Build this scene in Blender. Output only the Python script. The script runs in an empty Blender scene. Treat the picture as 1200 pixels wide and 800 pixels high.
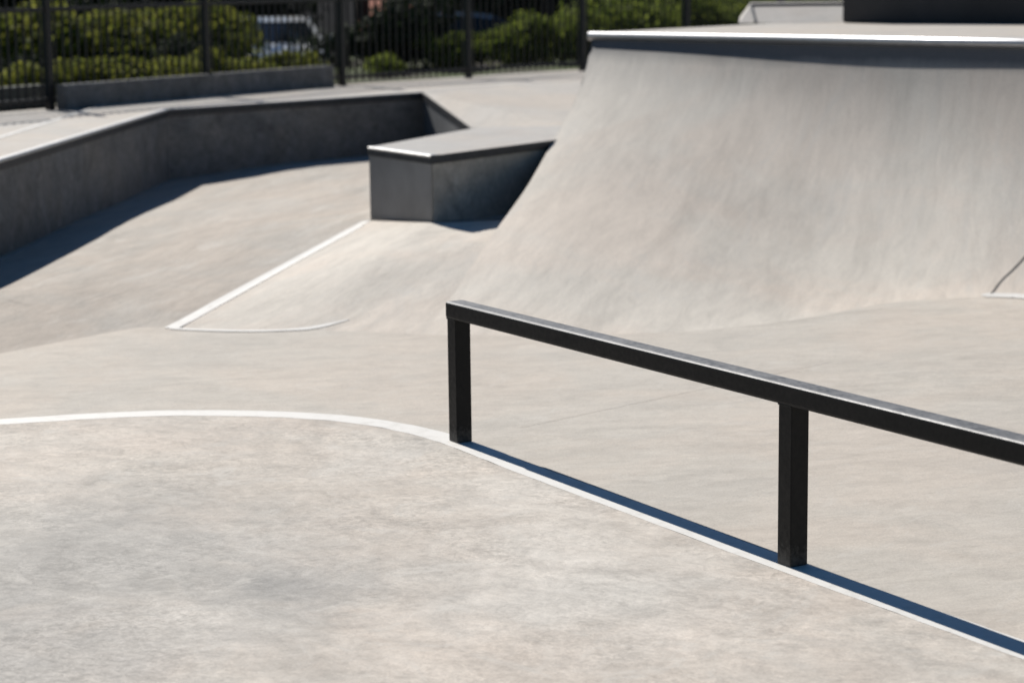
import bpy, bmesh, math, random
from mathutils import Vector, noise
from mathutils.bvhtree import BVHTree

sc = bpy.context.scene
COL = sc.collection
R = math.radians
random.seed(7)

# ------------------------------------------------------------------ helpers
def link(name, me, mat=None, parent=None):
    o = bpy.data.objects.new(name, me)
    COL.objects.link(o)
    if mat is not None and me is not None and len(me.materials) == 0:
        me.materials.append(mat)
    if parent is not None:
        o.parent = parent
    return o

def obj(name, bm, mat, parent=None, smooth=False, recalc=True):
    me = bpy.data.meshes.new(name)
    if recalc:
        bmesh.ops.recalc_face_normals(bm, faces=bm.faces)
    if smooth:
        for f in bm.faces: f.smooth = True
    bm.to_mesh(me); bm.free()
    return link(name, me, mat, parent)

def thing(name, label, cat, loc=(0, 0, 0), rz=0, group=None):
    o = bpy.data.objects.new(name, None)
    COL.objects.link(o)
    o.empty_display_size = .2
    o.location = loc; o.rotation_euler = (0, 0, rz)
    o['label'] = label; o['category'] = cat
    if group: o['group'] = group
    return o

def tag(o, label, cat, group=None):
    o['label'] = label; o['category'] = cat
    if group: o['group'] = group
    return o

def struct(o):
    o['kind'] = 'structure'; return o

def copy_tree(o, parent=None):
    c = o.copy(); COL.objects.link(c); c.parent = parent
    for ch in list(o.children): copy_tree(ch, c)
    return c

def quad(bm, pts):
    return bm.faces.new([bm.verts.new(p) for p in pts])

def box(bm, c, s, rz=0, bev=0):
    """box with centre c and size s turned by rz"""
    r = bmesh.ops.create_cube(bm, size=1)
    vs = r['verts']
    ca, sa = math.cos(rz), math.sin(rz)
    for v in vs:
        x, y, z = v.co.x*s[0], v.co.y*s[1], v.co.z*s[2]
        v.co = Vector((c[0]+x*ca-y*sa, c[1]+x*sa+y*ca, c[2]+z))
    if bev:
        es = list({e for v in vs for e in v.link_edges})
        bmesh.ops.bevel(bm, geom=es, offset=bev, segments=2, profile=.5, affect='EDGES')

def prism(bm, poly, z0, z1):
    """vertical prism; z0 / z1 numbers or lists"""
    n = len(poly)
    a = z0 if isinstance(z0, (list, tuple)) else [z0]*n
    b = z1 if isinstance(z1, (list, tuple)) else [z1]*n
    lo = [bm.verts.new((p[0], p[1], a[i])) for i, p in enumerate(poly)]
    hi = [bm.verts.new((p[0], p[1], b[i])) for i, p in enumerate(poly)]
    bm.faces.new(lo[::-1]); bm.faces.new(hi)
    for i in range(n):
        j = (i+1) % n
        bm.faces.new([lo[i], lo[j], hi[j], hi[i]])

def tube(bm, pts, rad, seg=10, cap=True):
    pts = [Vector(p) for p in pts]
    rads = rad if isinstance(rad, (list, tuple)) else [rad]*len(pts)
    rings = []
    for i, p in enumerate(pts):
        d = (pts[min(i+1, len(pts)-1)]-pts[max(i-1, 0)]).normalized()
        up = Vector((0, 0, 1)) if abs(d.z) < .9 else Vector((1, 0, 0))
        u = d.cross(up).normalized(); v = d.cross(u).normalized()
        rings.append([bm.verts.new(p+(u*math.cos(2*math.pi*k/seg)+v*math.sin(2*math.pi*k/seg))*rads[i]) for k in range(seg)])
    for a, b in zip(rings, rings[1:]):
        for k in range(seg):
            bm.faces.new([a[k], a[(k+1) % seg], b[(k+1) % seg], b[k]])
    if cap:
        bm.faces.new(rings[0][::-1]); bm.faces.new(rings[-1])

def strip(bm, line, width, z, thick, side=1):
    """flat bar following a 2D polyline, lying to one side of it"""
    line = [Vector((p[0], p[1])) for p in line]
    n = len(line); off = []
    for i in range(n):
        d1 = (line[i]-line[max(i-1, 0)]); d2 = (line[min(i+1, n-1)]-line[i])
        d1 = (d1 if d1.length > 1e-6 else d2).normalized(); d2 = (d2 if d2.length > 1e-6 else d1).normalized()
        n1 = Vector((-d1.y, d1.x)); n2 = Vector((-d2.y, d2.x))
        m = (n1+n2).normalized(); off.append(m*(side*width/max(.3, m.dot(n1))))
    prism(bm, [tuple(p) for p in line]+[tuple(line[i]+off[i]) for i in range(n-1, -1, -1)], z-thick, z)

def catmull(P, n=10):
    P = [Vector(p) for p in P]; out = []
    for i in range(len(P)-1):
        p0 = P[i-1] if i else P[0]*2-P[1]; p1 = P[i]; p2 = P[i+1]
        p3 = P[i+2] if i+2 < len(P) else P[-1]*2-P[-2]
        for k in range(n):
            t = k/n
            out.append(.5*((2*p1)+(p2-p0)*t+(2*p0-5*p1+4*p2-p3)*t*t+(3*p1-p0-3*p2+p3)*t**3))
    out.append(P[-1]); return out

def lerp_table(tab, x):
    if x <= tab[0][0]: return tab[0][1]
    for (a, b), (c, d) in zip(tab, tab[1:]):
        if x <= c: return b+(d-b)*(x-a)/(c-a)
    return tab[-1][1]

# ------------------------------------------------------------------ materials
def newmat(name):
    m = bpy.data.materials.new(name); m.use_nodes = True
    nt = m.node_tree
    return m, nt, nt.nodes['Principled BSDF']

class N:
    def __init__(s, nt): s.nt = nt
    def n(s, t, **k):
        x = s.nt.nodes.new(t)
        for a, b in k.items(): setattr(x, a, b)
        return x
    def l(s, a, b): s.nt.links.new(a, b)
    def coord(s, rot=(0, 0, 0), scale=(1, 1, 1), loc=(0, 0, 0)):
        tc = s.n('ShaderNodeTexCoord'); mp = s.n('ShaderNodeMapping')
        mp.inputs['Rotation'].default_value = rot
        if any(rot):      # turn first, then stretch
            mp.vector_type = 'TEXTURE'; mp.inputs['Scale'].default_value = [1/x for x in scale]
        else:
            mp.inputs['Scale'].default_value = scale
        mp.inputs['Location'].default_value = loc
        s.l(tc.outputs['Object'], mp.inputs['Vector']); return mp.outputs['Vector']
    def noise(s, vec, scale, detail=4, rough=.55, dist=0):
        x = s.n('ShaderNodeTexNoise'); x.inputs['Scale'].default_value = scale
        x.inputs['Detail'].default_value = detail; x.inputs['Roughness'].default_value = rough
        x.inputs['Distortion'].default_value = dist
        s.l(vec, x.inputs['Vector']); return x.outputs['Fac']
    def ramp(s, fac, stops):
        x = s.n('ShaderNodeValToRGB'); el = x.color_ramp.elements
        for i, (p, c) in enumerate(stops):
            e = el[i] if i < 2 else el.new(p)
            e.position = p
            e.color = (c, c, c, 1) if isinstance(c, (int, float)) else (*c, 1)
        s.l(fac, x.inputs['Fac']); return x.outputs['Color']
    def mix(s, fac, a, b, mode='MIX'):
        x = s.n('ShaderNodeMix', data_type='RGBA', blend_type=mode)
        for sock, v in ((x.inputs[0], fac), (x.inputs[6], a), (x.inputs[7], b)):
            if isinstance(v, (int, float)): sock.default_value = v
            elif isinstance(v, tuple): sock.default_value = (*v, 1)
            else: s.l(v, sock)
        return x.outputs[2]

def concrete(name, warm=(.60, .535, .463), cool=(.575, .53, .468), rot=0, stretch=4, seed=0, contrast=1.0,
             fine=1.0, rough=.78, scale=1.0, tilt=0, stain=.35, wisps=0, bump=.22, mid=1.0, flk=.35, lip=0, patches=()):
    m, nt, p = newmat(name); g = N(nt)
    sf = lambda k: (1, stretch, stretch) if stretch < 1 else (1, 1+(stretch-1)*k, 1)
    iso = g.coord(loc=(seed*3.1, seed*1.7, 0), rot=(0, 0, rot))
    st = g.coord(rot=(tilt, 0, rot), scale=sf(1), loc=(seed, seed*2.3, 0))
    big = g.noise(iso, .75*scale, 5, .6, .6)
    base = g.mix(g.ramp(big, [(.42, 0), (.58, 1)]), warm, cool)
    for (px, py, pr, pc, pa) in patches:      # old stains and polished areas lying in certain places
        sp_ = g.coord(loc=(-px/pr, -py/pr, 0), scale=(1/pr, 1/pr, 1/pr))
        ln_ = g.n('ShaderNodeVectorMath', operation='LENGTH'); g.l(sp_, ln_.inputs[0])
        ad = g.n('ShaderNodeMath', operation='ADD'); g.l(ln_.outputs['Value'], ad.inputs[0])
        wob = g.n('ShaderNodeMath', operation='MULTIPLY_ADD'); wob.inputs[1].default_value = 1.9; wob.inputs[2].default_value = -.95
        g.l(g.noise(g.coord(loc=(px, py, 0)), 1.9, 10, .68, 1.2), wob.inputs[0]); g.l(wob.outputs[0], ad.inputs[1])
        base = g.mix(g.ramp(ad.outputs[0], [(.2, pa), (1.05, 0)]), base, pc)
    c = .17*contrast
    blot = g.noise(st, 1.7*scale, 8, .66, 1.2)
    base = g.mix(1.0, base, g.ramp(blot, [(.3, 1-c*1.1), (.5, 1-.1*c), (.7, 1+c*.6)]), 'MULTIPLY')
    streak = g.noise(st, 7*scale, 7, .68, .8)
    base = g.mix(1.0, base, g.ramp(streak, [(.32, 1-c*.85*mid), (.5, 1.0), (.7, 1+c*.55*mid)]), 'MULTIPLY')
    # mid scale cloudy mottling, crisp
    mot = g.noise(g.coord(loc=(seed*7, 3, 0), rot=(0, 0, rot), scale=sf(.4)), 14*scale, 10, .72, 1.4)
    base = g.mix(1.0, base, g.ramp(mot, [(.36, 1-c*.75*mid), (.5, 1.0), (.64, 1+c*.55*mid)]), 'MULTIPLY')
    fleck = g.noise(g.coord(loc=(seed*2, 8, 0), rot=(0, 0, rot+.2), scale=sf(.3)), 34*scale, 8, .7, .9)
    where = g.ramp(g.noise(g.coord(loc=(seed, 1, 0)), 1.1*scale, 5, .6, 1.0), [(.40, .12), (.62, 1)])
    base = g.mix(where, base, g.mix(1.0, base, g.ramp(fleck, [(.40, 1-c*1.1*flk), (.5, 1.0), (.60, 1+c*.85*flk)]), 'MULTIPLY'))
    # pale trowel scars and dark scuffs
    scar = g.noise(g.coord(rot=(0, 0, rot+(.5 if stretch > 1 else .06)), scale=sf(.8), loc=(seed*5, 2, 0)), 2.2*scale, 12, .74, 2.4)
    base = g.mix(g.ramp(scar, [(.54, 0), (.66, .6*min(contrast, 1.3) if contrast < 1.3 else .12)]), base, (.66, .625, .57))
    if True:
        first = base
    wisp = g.noise(g.coord(rot=(0, 0, rot+1.1), scale=(1, 1.5, 1), loc=(2, seed*3, 0)), .7*scale, 6, .55, 3.0)
    base = g.mix(g.ramp(wisp, [(.47, 0), (.505, wisps), (.54, 0)]), base, (.70, .67, .615))
    if contrast > 1.3: base = first
    dark = g.noise(g.coord(loc=(seed+9, 4, 1), rot=(0, 0, rot+.3), scale=(1, 1.3, 1)), .8*scale, 12, .72, 1.3)
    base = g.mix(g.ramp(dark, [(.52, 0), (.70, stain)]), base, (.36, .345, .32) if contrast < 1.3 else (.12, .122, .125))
    if lip:    # coping shadow and darker upper curve painted into the colour
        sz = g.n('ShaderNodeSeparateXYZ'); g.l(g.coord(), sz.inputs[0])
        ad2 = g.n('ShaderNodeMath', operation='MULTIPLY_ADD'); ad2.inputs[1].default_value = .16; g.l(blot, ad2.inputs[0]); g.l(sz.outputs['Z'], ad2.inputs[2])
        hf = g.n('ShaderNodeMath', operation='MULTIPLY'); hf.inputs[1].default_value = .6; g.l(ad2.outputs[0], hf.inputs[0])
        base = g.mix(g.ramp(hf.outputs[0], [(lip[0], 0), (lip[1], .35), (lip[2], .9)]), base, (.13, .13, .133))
    grain = g.noise(iso, 110, 3, .7)
    base = g.mix(.6*fine, base, g.mix(1.0, base, g.ramp(grain, [(.3, .78), (.7, 1.16)]), 'MULTIPLY'))
    g.l(base, p.inputs['Base Color'])
    p.inputs['Roughness'].default_value = rough
    p.inputs['Specular IOR Level'].default_value = .3
    b1 = g.n('ShaderNodeBump'); b1.inputs['Strength'].default_value = bump; b1.inputs['Distance'].default_value = .02
    g.l(streak, b1.inputs['Height'])
    b2 = g.n('ShaderNodeBump'); b2.inputs['Strength'].default_value = .25; b2.inputs['Distance'].default_value = .003
    g.l(g.noise(iso, 45, 5, .7), b2.inputs['Height']); g.l(b1.outputs[0], b2.inputs['Normal'])
    g.l(b2.outputs[0], p.inputs['Normal'])
    return m

def plain(name, col, rough=.5, metal=0, var=.15, scale=6, spec=.5, bump=0):
    m, nt, p = newmat(name); g = N(nt)
    v = g.coord()
    n_ = g.noise(v, scale, 6, .6)
    g.l(g.mix(1.0, col, g.ramp(n_, [(.3, 1-var), (.7, 1+var)]), 'MULTIPLY'), p.inputs['Base Color'])
    p.inputs['Roughness'].default_value = rough; p.inputs['Metallic'].default_value = metal
    p.inputs['Specular IOR Level'].default_value = spec
    if bump:
        b = g.n('ShaderNodeBump'); b.inputs['Strength'].default_value = bump; b.inputs['Distance'].default_value = .01
        g.l(n_, b.inputs['Height']); g.l(b.outputs[0], p.inputs['Normal'])
    return m

M_floor = concrete('floor_concrete', rot=R(12), stretch=2.2, contrast=.7, seed=1, mid=.7, bump=.12, stain=.25)
M_near = concrete('near_concrete', warm=(.635, .56, .485), cool=(.62, .57, .505), rot=R(-35), stretch=1.15, contrast=1.0, seed=4, stain=.45, wisps=.10, mid=1.0, flk=1.0, fine=.7, bump=.13, patches=((-1.35, 7.3, 1.5, (.40, .385, .36), .75), (-.1, 7.9, 1.2, (.57, .50, .43), .5), (.3, 6.8, .8, (.66, .63, .58), .5), (-1.8, 5.9, 1.2, (.42, .40, .375), .8), (-.75, 6.9, .35, (.34, .33, .315), .65), (-.9, 8.6, .8, (.55, .485, .415), .5), (.0, 8.2, .5, (.70, .66, .60), .5), (.14, 7.55, .5, (.70, .66, .60), .5), (.25, 6.9, .5, (.70, .66, .60), .5), (-.62, 8.75, .5, (.68, .645, .59), .4), (-.95, 6.6, .35, (.70, .66, .60), .4)))
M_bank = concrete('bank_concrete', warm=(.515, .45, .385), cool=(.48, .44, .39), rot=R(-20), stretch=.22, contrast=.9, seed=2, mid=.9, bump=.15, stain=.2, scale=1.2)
M_fan = concrete('fan_concrete', warm=(.715, .635, .55), cool=(.69, .635, .56), rot=R(-26), stretch=.22, contrast=.8, seed=3, mid=.9, bump=.12, stain=.15, scale=1.3)
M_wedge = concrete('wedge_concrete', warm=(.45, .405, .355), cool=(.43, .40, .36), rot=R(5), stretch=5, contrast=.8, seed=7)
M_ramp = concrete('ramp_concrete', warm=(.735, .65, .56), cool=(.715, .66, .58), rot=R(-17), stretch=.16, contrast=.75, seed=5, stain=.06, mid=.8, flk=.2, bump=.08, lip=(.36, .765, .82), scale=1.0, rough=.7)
M_plaza = concrete('plaza_concrete', warm=(.59, .53, .465), cool=(.56, .525, .48), rot=R(30), stretch=1.5, contrast=.45, seed=6)
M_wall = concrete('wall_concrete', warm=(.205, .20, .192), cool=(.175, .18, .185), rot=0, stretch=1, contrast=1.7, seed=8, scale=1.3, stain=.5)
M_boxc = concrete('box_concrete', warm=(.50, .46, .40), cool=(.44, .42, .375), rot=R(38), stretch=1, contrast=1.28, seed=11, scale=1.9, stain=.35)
M_boxtop = concrete('top_concrete', warm=(.53, .49, .45), cool=(.51, .49, .465), rot=R(38), stretch=2, contrast=.4, seed=12)
M_paint = None
def paint():
    m, nt, p = newmat('white_line_paint'); g = N(nt); v = g.coord()
    w = g.noise(v, 9, 8, .75)
    g.l(g.mix(g.ramp(w, [(.50, 0), (.70, .7)]), (.82, .795, .75), (.60, .57, .52)), p.inputs['Base Color'])
    p.inputs['Roughness'].default_value = .6
    b = g.n('ShaderNodeBump'); b.inputs['Strength'].default_value = .3; b.inputs['Distance'].default_value = .002
    g.l(g.noise(v, 60, 3), b.inputs['Height']); g.l(b.outputs[0], p.inputs['Normal'])
    return m
M_paint = paint()
M_seam = plain('dark_joint', (.17, .155, .14), .9)  # plain dark tone of the joint itself
M_seam2 = plain('faint_joint', (.45, .42, .385), .9)
M_steel = plain('bright_coping_steel', (.55, .55, .56), .36, .85, .08, 12)
M_angle = plain('edge_angle_steel', (.055, .058, .064), .55, .3, .2, 10, .3)
M_block = plain('dark_block', (.045, .044, .046), .6, 0, .35, 1.3, .4)
M_fence = plain('black_fence_paint', (.012, .0125, .014), .45, 0, .1, 8)
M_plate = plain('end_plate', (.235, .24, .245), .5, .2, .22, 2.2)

def rail_paint():
    m, nt, p = newmat('worn_black_rail'); g = N(nt)
    v = g.coord(); st = g.coord(scale=(14, 1, 14))
    geo = g.n('ShaderNodeNewGeometry'); sep = g.n('ShaderNodeSeparateXYZ'); g.l(geo.outputs['Normal'], sep.inputs[0])
    up = g.ramp(sep.outputs['Z'], [(.35, 0), (.7, 1)])
    # grind marks run along the bar
    sc_ = g.noise(g.coord(rot=(0, 0, R(0)), scale=(1, 1, 1)), 5, 8, .75, .4)
    fine = g.noise(v, 55, 5, .7)
    worn = g.mix(g.ramp(sc_, [(.35, 0), (.6, 1)]), (.05, .05, .053), (.19, .188, .19))
    worn = g.mix(g.ramp(fine, [(.35, 0), (.65, .5)]), worn, (.32, .315, .315))
    body = g.mix(g.ramp(g.noise(v, 16, 6, .7), [(.5, 0), (.75, .5)]), (.006, .006, .0065), (.014, .014, .014))
    foot = g.n('ShaderNodeSeparateXYZ'); g.l(v, foot.inputs[0])
    fm = g.n('ShaderNodeMath', operation='MULTIPLY_ADD'); fm.inputs[1].default_value = .16; g.l(fine, fm.inputs[0]); g.l(foot.outputs['Z'], fm.inputs[2])
    body = g.mix(g.ramp(fm.outputs[0], [(.09, .8), (.15, 0)]), body, (.075, .073, .07))
    g.l(g.mix(up, body, worn), p.inputs['Base Color'])
    mm = g.n('ShaderNodeMath', operation='MULTIPLY'); mm.inputs[1].default_value = .25
    g.l(up, mm.inputs[0]); g.l(mm.outputs[0], p.inputs['Metallic'])
    g.l(g.ramp(fine, [(.3, .42), (.7, .62)]), p.inputs['Roughness'])
    sp = g.n('ShaderNodeMath', operation='MULTIPLY_ADD'); sp.inputs[1].default_value = .6; sp.inputs[2].default_value = .22
    g.l(up, sp.inputs[0]); g.l(sp.outputs[0], p.inputs['Specular IOR Level'])
    b = g.n('ShaderNodeBump'); b.inputs['Strength'].default_value = .12; b.inputs['Distance'].default_value = .002
    g.l(g.noise(v, 110, 3, .6), b.inputs['Height']); g.l(b.outputs[0], p.inputs['Normal'])
    return m
M_rail = rail_paint()

# ------------------------------------------------------------------ camera
CAM = Vector((0, 0, 2.0))
pitch = math.atan(450/2600); roll = math.atan(-.012)
F = Vector((0, math.cos(pitch), -math.sin(pitch))); r0 = Vector((1, 0, 0)); u0 = r0.cross(F)
Rv = r0*math.cos(roll)+u0*math.sin(roll); Uv = -r0*math.sin(roll)+u0*math.cos(roll)
from mathutils import Matrix
cd = bpy.data.cameras.new('camera'); cam = bpy.data.objects.new('camera', cd); COL.objects.link(cam)
mw = Matrix.Identity(4)
for i in range(3):
    mw[i][0] = Rv[i]; mw[i][1] = Uv[i]; mw[i][2] = -F[i]; mw[i][3] = CAM[i]
cam.matrix_world = mw
cd.lens = 78; cd.sensor_width = 36; cd.clip_end = 2000; cd.clip_start = .05
cd.dof.use_dof = True; cd.dof.focus_distance = 7.8; cd.dof.aperture_fstop = 2.8
sc.camera = cam

# ------------------------------------------------------------------ light
SUN_EL = 40
sd = Vector((-.510, .860, 0)).normalized()*math.cos(R(SUN_EL)) + Vector((0, 0, math.sin(R(SUN_EL))))
L = bpy.data.lights.new('sun', 'SUN'); L.energy = 5.0; L.angle = R(.5); L.color = (1.0, .962, .90)
lo = bpy.data.objects.new('sun', L); COL.objects.link(lo)
lo.rotation_euler = sd.to_track_quat('Z', 'Y').to_euler(); lo.location = (-10, 20, 20)
w = bpy.data.worlds.new('World'); sc.world = w; w.use_nodes = True
nt = w.node_tree; bg = nt.nodes['Background']
sky = nt.nodes.new('ShaderNodeTexSky'); sky.sky_type = 'NISHITA'; sky.sun_disc = False
sky.sun_elevation = R(SUN_EL); sky.sun_rotation = math.atan2(sd.x, sd.y)
sky.air_density = 1.0; sky.dust_density = .4; sky.ozone_density = 2.0
hs = nt.nodes.new('ShaderNodeHueSaturation'); hs.inputs['Saturation'].default_value = 1.35; hs.inputs['Value'].default_value = .88
nt.links.new(sky.outputs[0], hs.inputs['Color']); nt.links.new(hs.outputs[0], bg.inputs['Color']); bg.inputs['Strength'].default_value = .05
sc.view_settings.view_transform = 'Standard'; sc.view_settings.look = 'None'; sc.view_settings.exposure = 0

# ------------------------------------------------------------------ ground levels
ZU = .7386
KS = 1.06
def up(x, y): return (x*KS, y*KS)
def upz(z): return 2-(2-z)*KS
# far ground reaching the horizon, one metre below the plaza lawn
def far_ground():
    bm = bmesh.new()
    xs = [-900, -200, -60, -30, -15, 0, 15, 30, 60, 200, 900]; ys = [-300, -60, -8, 27, 31, 36, 60, 120, 300, 900, 1600]
    def z(x, y): return -.35
    g = [[bm.verts.new((x, y, z(x, y))) for x in xs] for y in ys]
    for j in range(len(ys)-1):
        for i in range(len(xs)-1):
            bm.faces.new([g[j][i], g[j][i+1], g[j+1][i+1], g[j+1][i]])
    return bm
M_asph = plain('asphalt', (.035, .035, .036), 1, 0, .2, 3, spec=0, bump=.2)
struct(obj('ground', far_ground(), M_asph))

# park floor, a single slab of flat concrete
bm = bmesh.new()
prism(bm, [(-12, -6), (12, -6), (12, 17.5), (-12, 17.5)], -.35, 0)
struct(obj('skatepark_floor', bm, M_floor))

# nearer floor panel inside the white line: same level, its own pour
line_out = [(-4.6, 8.9), (-3.2, 9.33), (-2.26, 9.56), (-1.90, 9.655), (-1.60, 9.703), (-1.336, 9.697), (-1.026, 9.641), (-.753, 9.534),
            (-.519, 9.351), (-.328, 9.118), (-.16, 8.83), (.027, 8.497), (.415, 7.846), (.792, 7.199), (1.27, 6.412), (1.456, 6.105), (2.3, 4.7), (3.5, 2.7)]
lo_s = [p.to_tuple() for p in catmull([(x, y, 0) for x, y in line_out], 8)]
bm = bmesh.new()
vs = [bm.verts.new((x, y, .0015)) for x, y, _ in lo_s]+[bm.verts.new((3.5, -5.5, .0015)), bm.verts.new((-8, -5.5, .0015)), bm.verts.new((-8, 8, .0015))]
bmesh.ops.triangulate(bm, faces=[bm.faces.new(vs)])
for f in bm.faces:
    if f.normal.z < 0: f.normal_flip()
struct(obj('near_floor_panel', bm, M_near, recalc=False))

# ------------------------------------------------------------------ banks of the pit
b1 = (-2.10, 12.12, -.002); b2 = (-1.886, 12.10, -.002); K = (-.953, 15.10, .246)
R0 = (-2.926, 12.56, .11)
W0 = up(-3.139, 13.66); W1 = up(-2.802, 18.197); W2 = up(-.782, 20.122); W3 = (-.32, 19.7)
wd = Vector((W0[0]-W1[0], W0[1]-W1[1])).normalized()
Wm = (W0[0]+wd.x*8, W0[1]+wd.y*8)
def grow(tris, cuts=7, smooth=40):
    bm = bmesh.new(); pool = {}
    def V_(p):
        if p not in pool: pool[p] = bm.verts.new(p)
        return pool[p]
    for t in tris: bm.faces.new([V_(p) for p in t])
    bmesh.ops.recalc_face_normals(bm, faces=bm.faces)
    for f in bm.faces:
        if f.normal.z < 0: f.normal_flip()
    bmesh.ops.subdivide_edges(bm, edges=bm.edges, cuts=cuts, use_grid_fill=True)
    inner = [v for v in bm.verts if not v.is_boundary]
    for _ in range(smooth):
        nz = {v: sum(e.other_vert(v).co.z for e in v.link_edges)/len(v.link_edges) for v in inner}
        for v, z in nz.items(): v.co.z = z
    for f in bm.faces: f.smooth = True
    return bm
def rbf(pts):
    """smooth surface through scattered heights"""
    n = len(pts); ph = lambda a, b: ((a[0]-b[0])**2+(a[1]-b[1])**2+.02)**.5
    M = [[ph(p, q) for q in pts]+[1, p[0], p[1], p[2]] for p in pts]
    for k in range(3): M.append([(1, q[0], q[1])[k] for q in pts]+[0, 0, 0, 0])
    m = n+3
    for c in range(m):
        r = max(range(c, m), key=lambda i_: abs(M[i_][c])); M[c], M[r] = M[r], M[c]
        for i_ in range(m):
            if i_ != c and M[i_][c]:
                f = M[i_][c]/M[c][c]
                for j_ in range(c, m+1): M[i_][j_] -= f*M[c][j_]
    w_ = [M[i_][m]/M[i_][i_] for i_ in range(m)]
    return lambda x, y: sum(a*ph((x, y), p) for a, p in zip(w_, pts))+w_[n]+w_[n+1]*x+w_[n+2]*y
BOXB = (*up(-.478, 13.60), .304)
ctrl = [tuple(Vector(b2).lerp(Vector(K), k/6)) for k in range(7)]+[tuple(Vector(b1).lerp(Vector(R0), k/4)) for k in range(5)]
ctrl += [(*up(-2.862, 12.296), .115), (*up(-2.728, 14.131), .12), (*up(-2.549, 16.592), .126), (*up(-2.40, 18.2), .135), (*up(-1.752, 18.384), .196),
         (*up(-1.218, 18.889), .193), (*up(-.6, 20.3), .20), (*up(-3.1, 18.4), .13), (*up(-3.3, 13.7), .11), (-.2, 20.0, .2), (0, 17.5, .25), (-3.7, 12.4, .11), (-3.9, 11.3, .11)]
hA = rbf(ctrl)
def grow(tris, cuts=7, fn=None):
    bm = bmesh.new(); pool = {}
    def V_(p):
        if p not in pool: pool[p] = bm.verts.new(p)
        return pool[p]
    for t in tris: bm.faces.new([V_(p) for p in t])
    bmesh.ops.subdivide_edges(bm, edges=bm.edges, cuts=cuts, use_grid_fill=True)
    for v in bm.verts:
        if fn: v.co.z = fn(v.co.x, v.co.y)
    for f in bm.faces:
        f.smooth = True; f.normal_update()
        if f.normal.z < 0: f.normal_flip()
    return bm
W0b = (*up(-3.25, 13.66), 0); W1b = (*up(-2.90, 18.30), 0); W2b = (*up(-.35, 20.25), 0); W3b = (-.1, 19.5, 0); Wxb = (-3.75, 12.37, 0)
bmA = grow([(R0, b1, W0b), (Wxb, R0, W0b), (b1, b2, K), (b1, K, W1b), (b1, W1b, W0b), (K, W2b, W1b), (K, W3b, W2b), (K, (.9, 17.6, 0), W3b)], 9, hA)
bmC = grow([((-2.66, 11.353, -.002), b1, R0), ((-3.8, 10.25, -.002), (-2.66, 11.353, -.002), R0), ((-3.8, 10.25, -.002), R0, (Wxb[0], Wxb[1], .11))], 5)
# fan: concave bank between the hip line and the quarter pipe
P0 = Vector((.644, 17.172, 1.425)); P1 = Vector((3.416, 14.817, 1.425)); cdir = (P1-P0).normalized()
B4 = (P0.x-.206*5.5, P0.y-.9785*5.5)
eL = Vector((B4[0]-P0.x, B4[1]-P0.y)); LL = eL.length; eL.normalize()
LT = [(0, 1.40), (.08, 1.315), (.16, 1.262), (.30, 1.165), (.504, 1.052), (.85, .925), (1.352, .795), (1.68, .72), (2.511, .520), (3.07, .418), (3.467, .352), (3.694, .310), (4.1, .236), (4.6, .135), (5.06, .055), (5.5, -.002)]
TE = 2.511
def smooth_table(tab):
    pts = catmull([(a, b, 0) for a, b in tab], 8)
    return [(p.x, p.y) for p in pts]
LTs = smooth_table(LT)
def zleft(t): return lerp_table(LTs, t)
def zfan(t): return min(zleft(t), lerp_table([(2.5, .285), (3.3, .285), (3.8, .27), (4.1, .236)], t)) if t < 4.1 else zleft(t)
def left_edge(t):
    return Vector((P0.x+eL.x*t, P0.y+eL.y*t, zleft(t)))
def fan():
    bm = bmesh.new()
    bot = catmull([(*b2[:2], 0), (-1.404, 12.0, 0), (-1.089, 11.97, 0), (-.78, 11.9, 0), (*B4, 0)], 6)
    n = len(bot)-1
    e_top = left_edge(TE); e_top.z = .285
    top = []
    for i in range(n+1):
        s = i/n
        if s < .42: p = Vector(K).lerp(Vector(BOXB), s/.42)
        else: p = Vector(BOXB).lerp(e_top, (s-.42)/.58)
        top.append(p)
    ts = [((j/48)**1.25)*LL for j in range(49)]; ts = [t for t in ts if t >= TE][::-1]
    ts[-1] = ts[-1]; m = len(ts)-1; g = []
    for i in range(n+1):
        s = i/n; col = []
        for j in range(m+1):
            q = (LL-ts[j])/(LL-TE)
            p = bot[i].lerp(top[i], q)
            if i == n:
                p = left_edge(ts[j]); p.z = zfan(ts[j])
            else:
                k_ = min(1, s*1.15)**.8
                p.z = (-.002+(top[i].z+.002)*q)*(1-k_)+zfan(ts[j])/.285*top[i].z*k_
            col.append(bm.verts.new(p))
        g.append(col)
    for i in range(n):
        for j in range(m):
            f = bm.faces.new([g[i][j], g[i+1][j], g[i+1][j+1], g[i][j+1]]); f.smooth = True
    for f in bm.faces:
        f.normal_update()
        if f.normal.z < 0: f.normal_flip()
    return bm
bmB = fan()
# ground tucked behind the box
ET = (.13, 14.75, .285)
bmD = grow([(K, BOXB, ET), (K, ET, (.9, 17.6, hA(.9, 17.6)))], 3)

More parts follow.
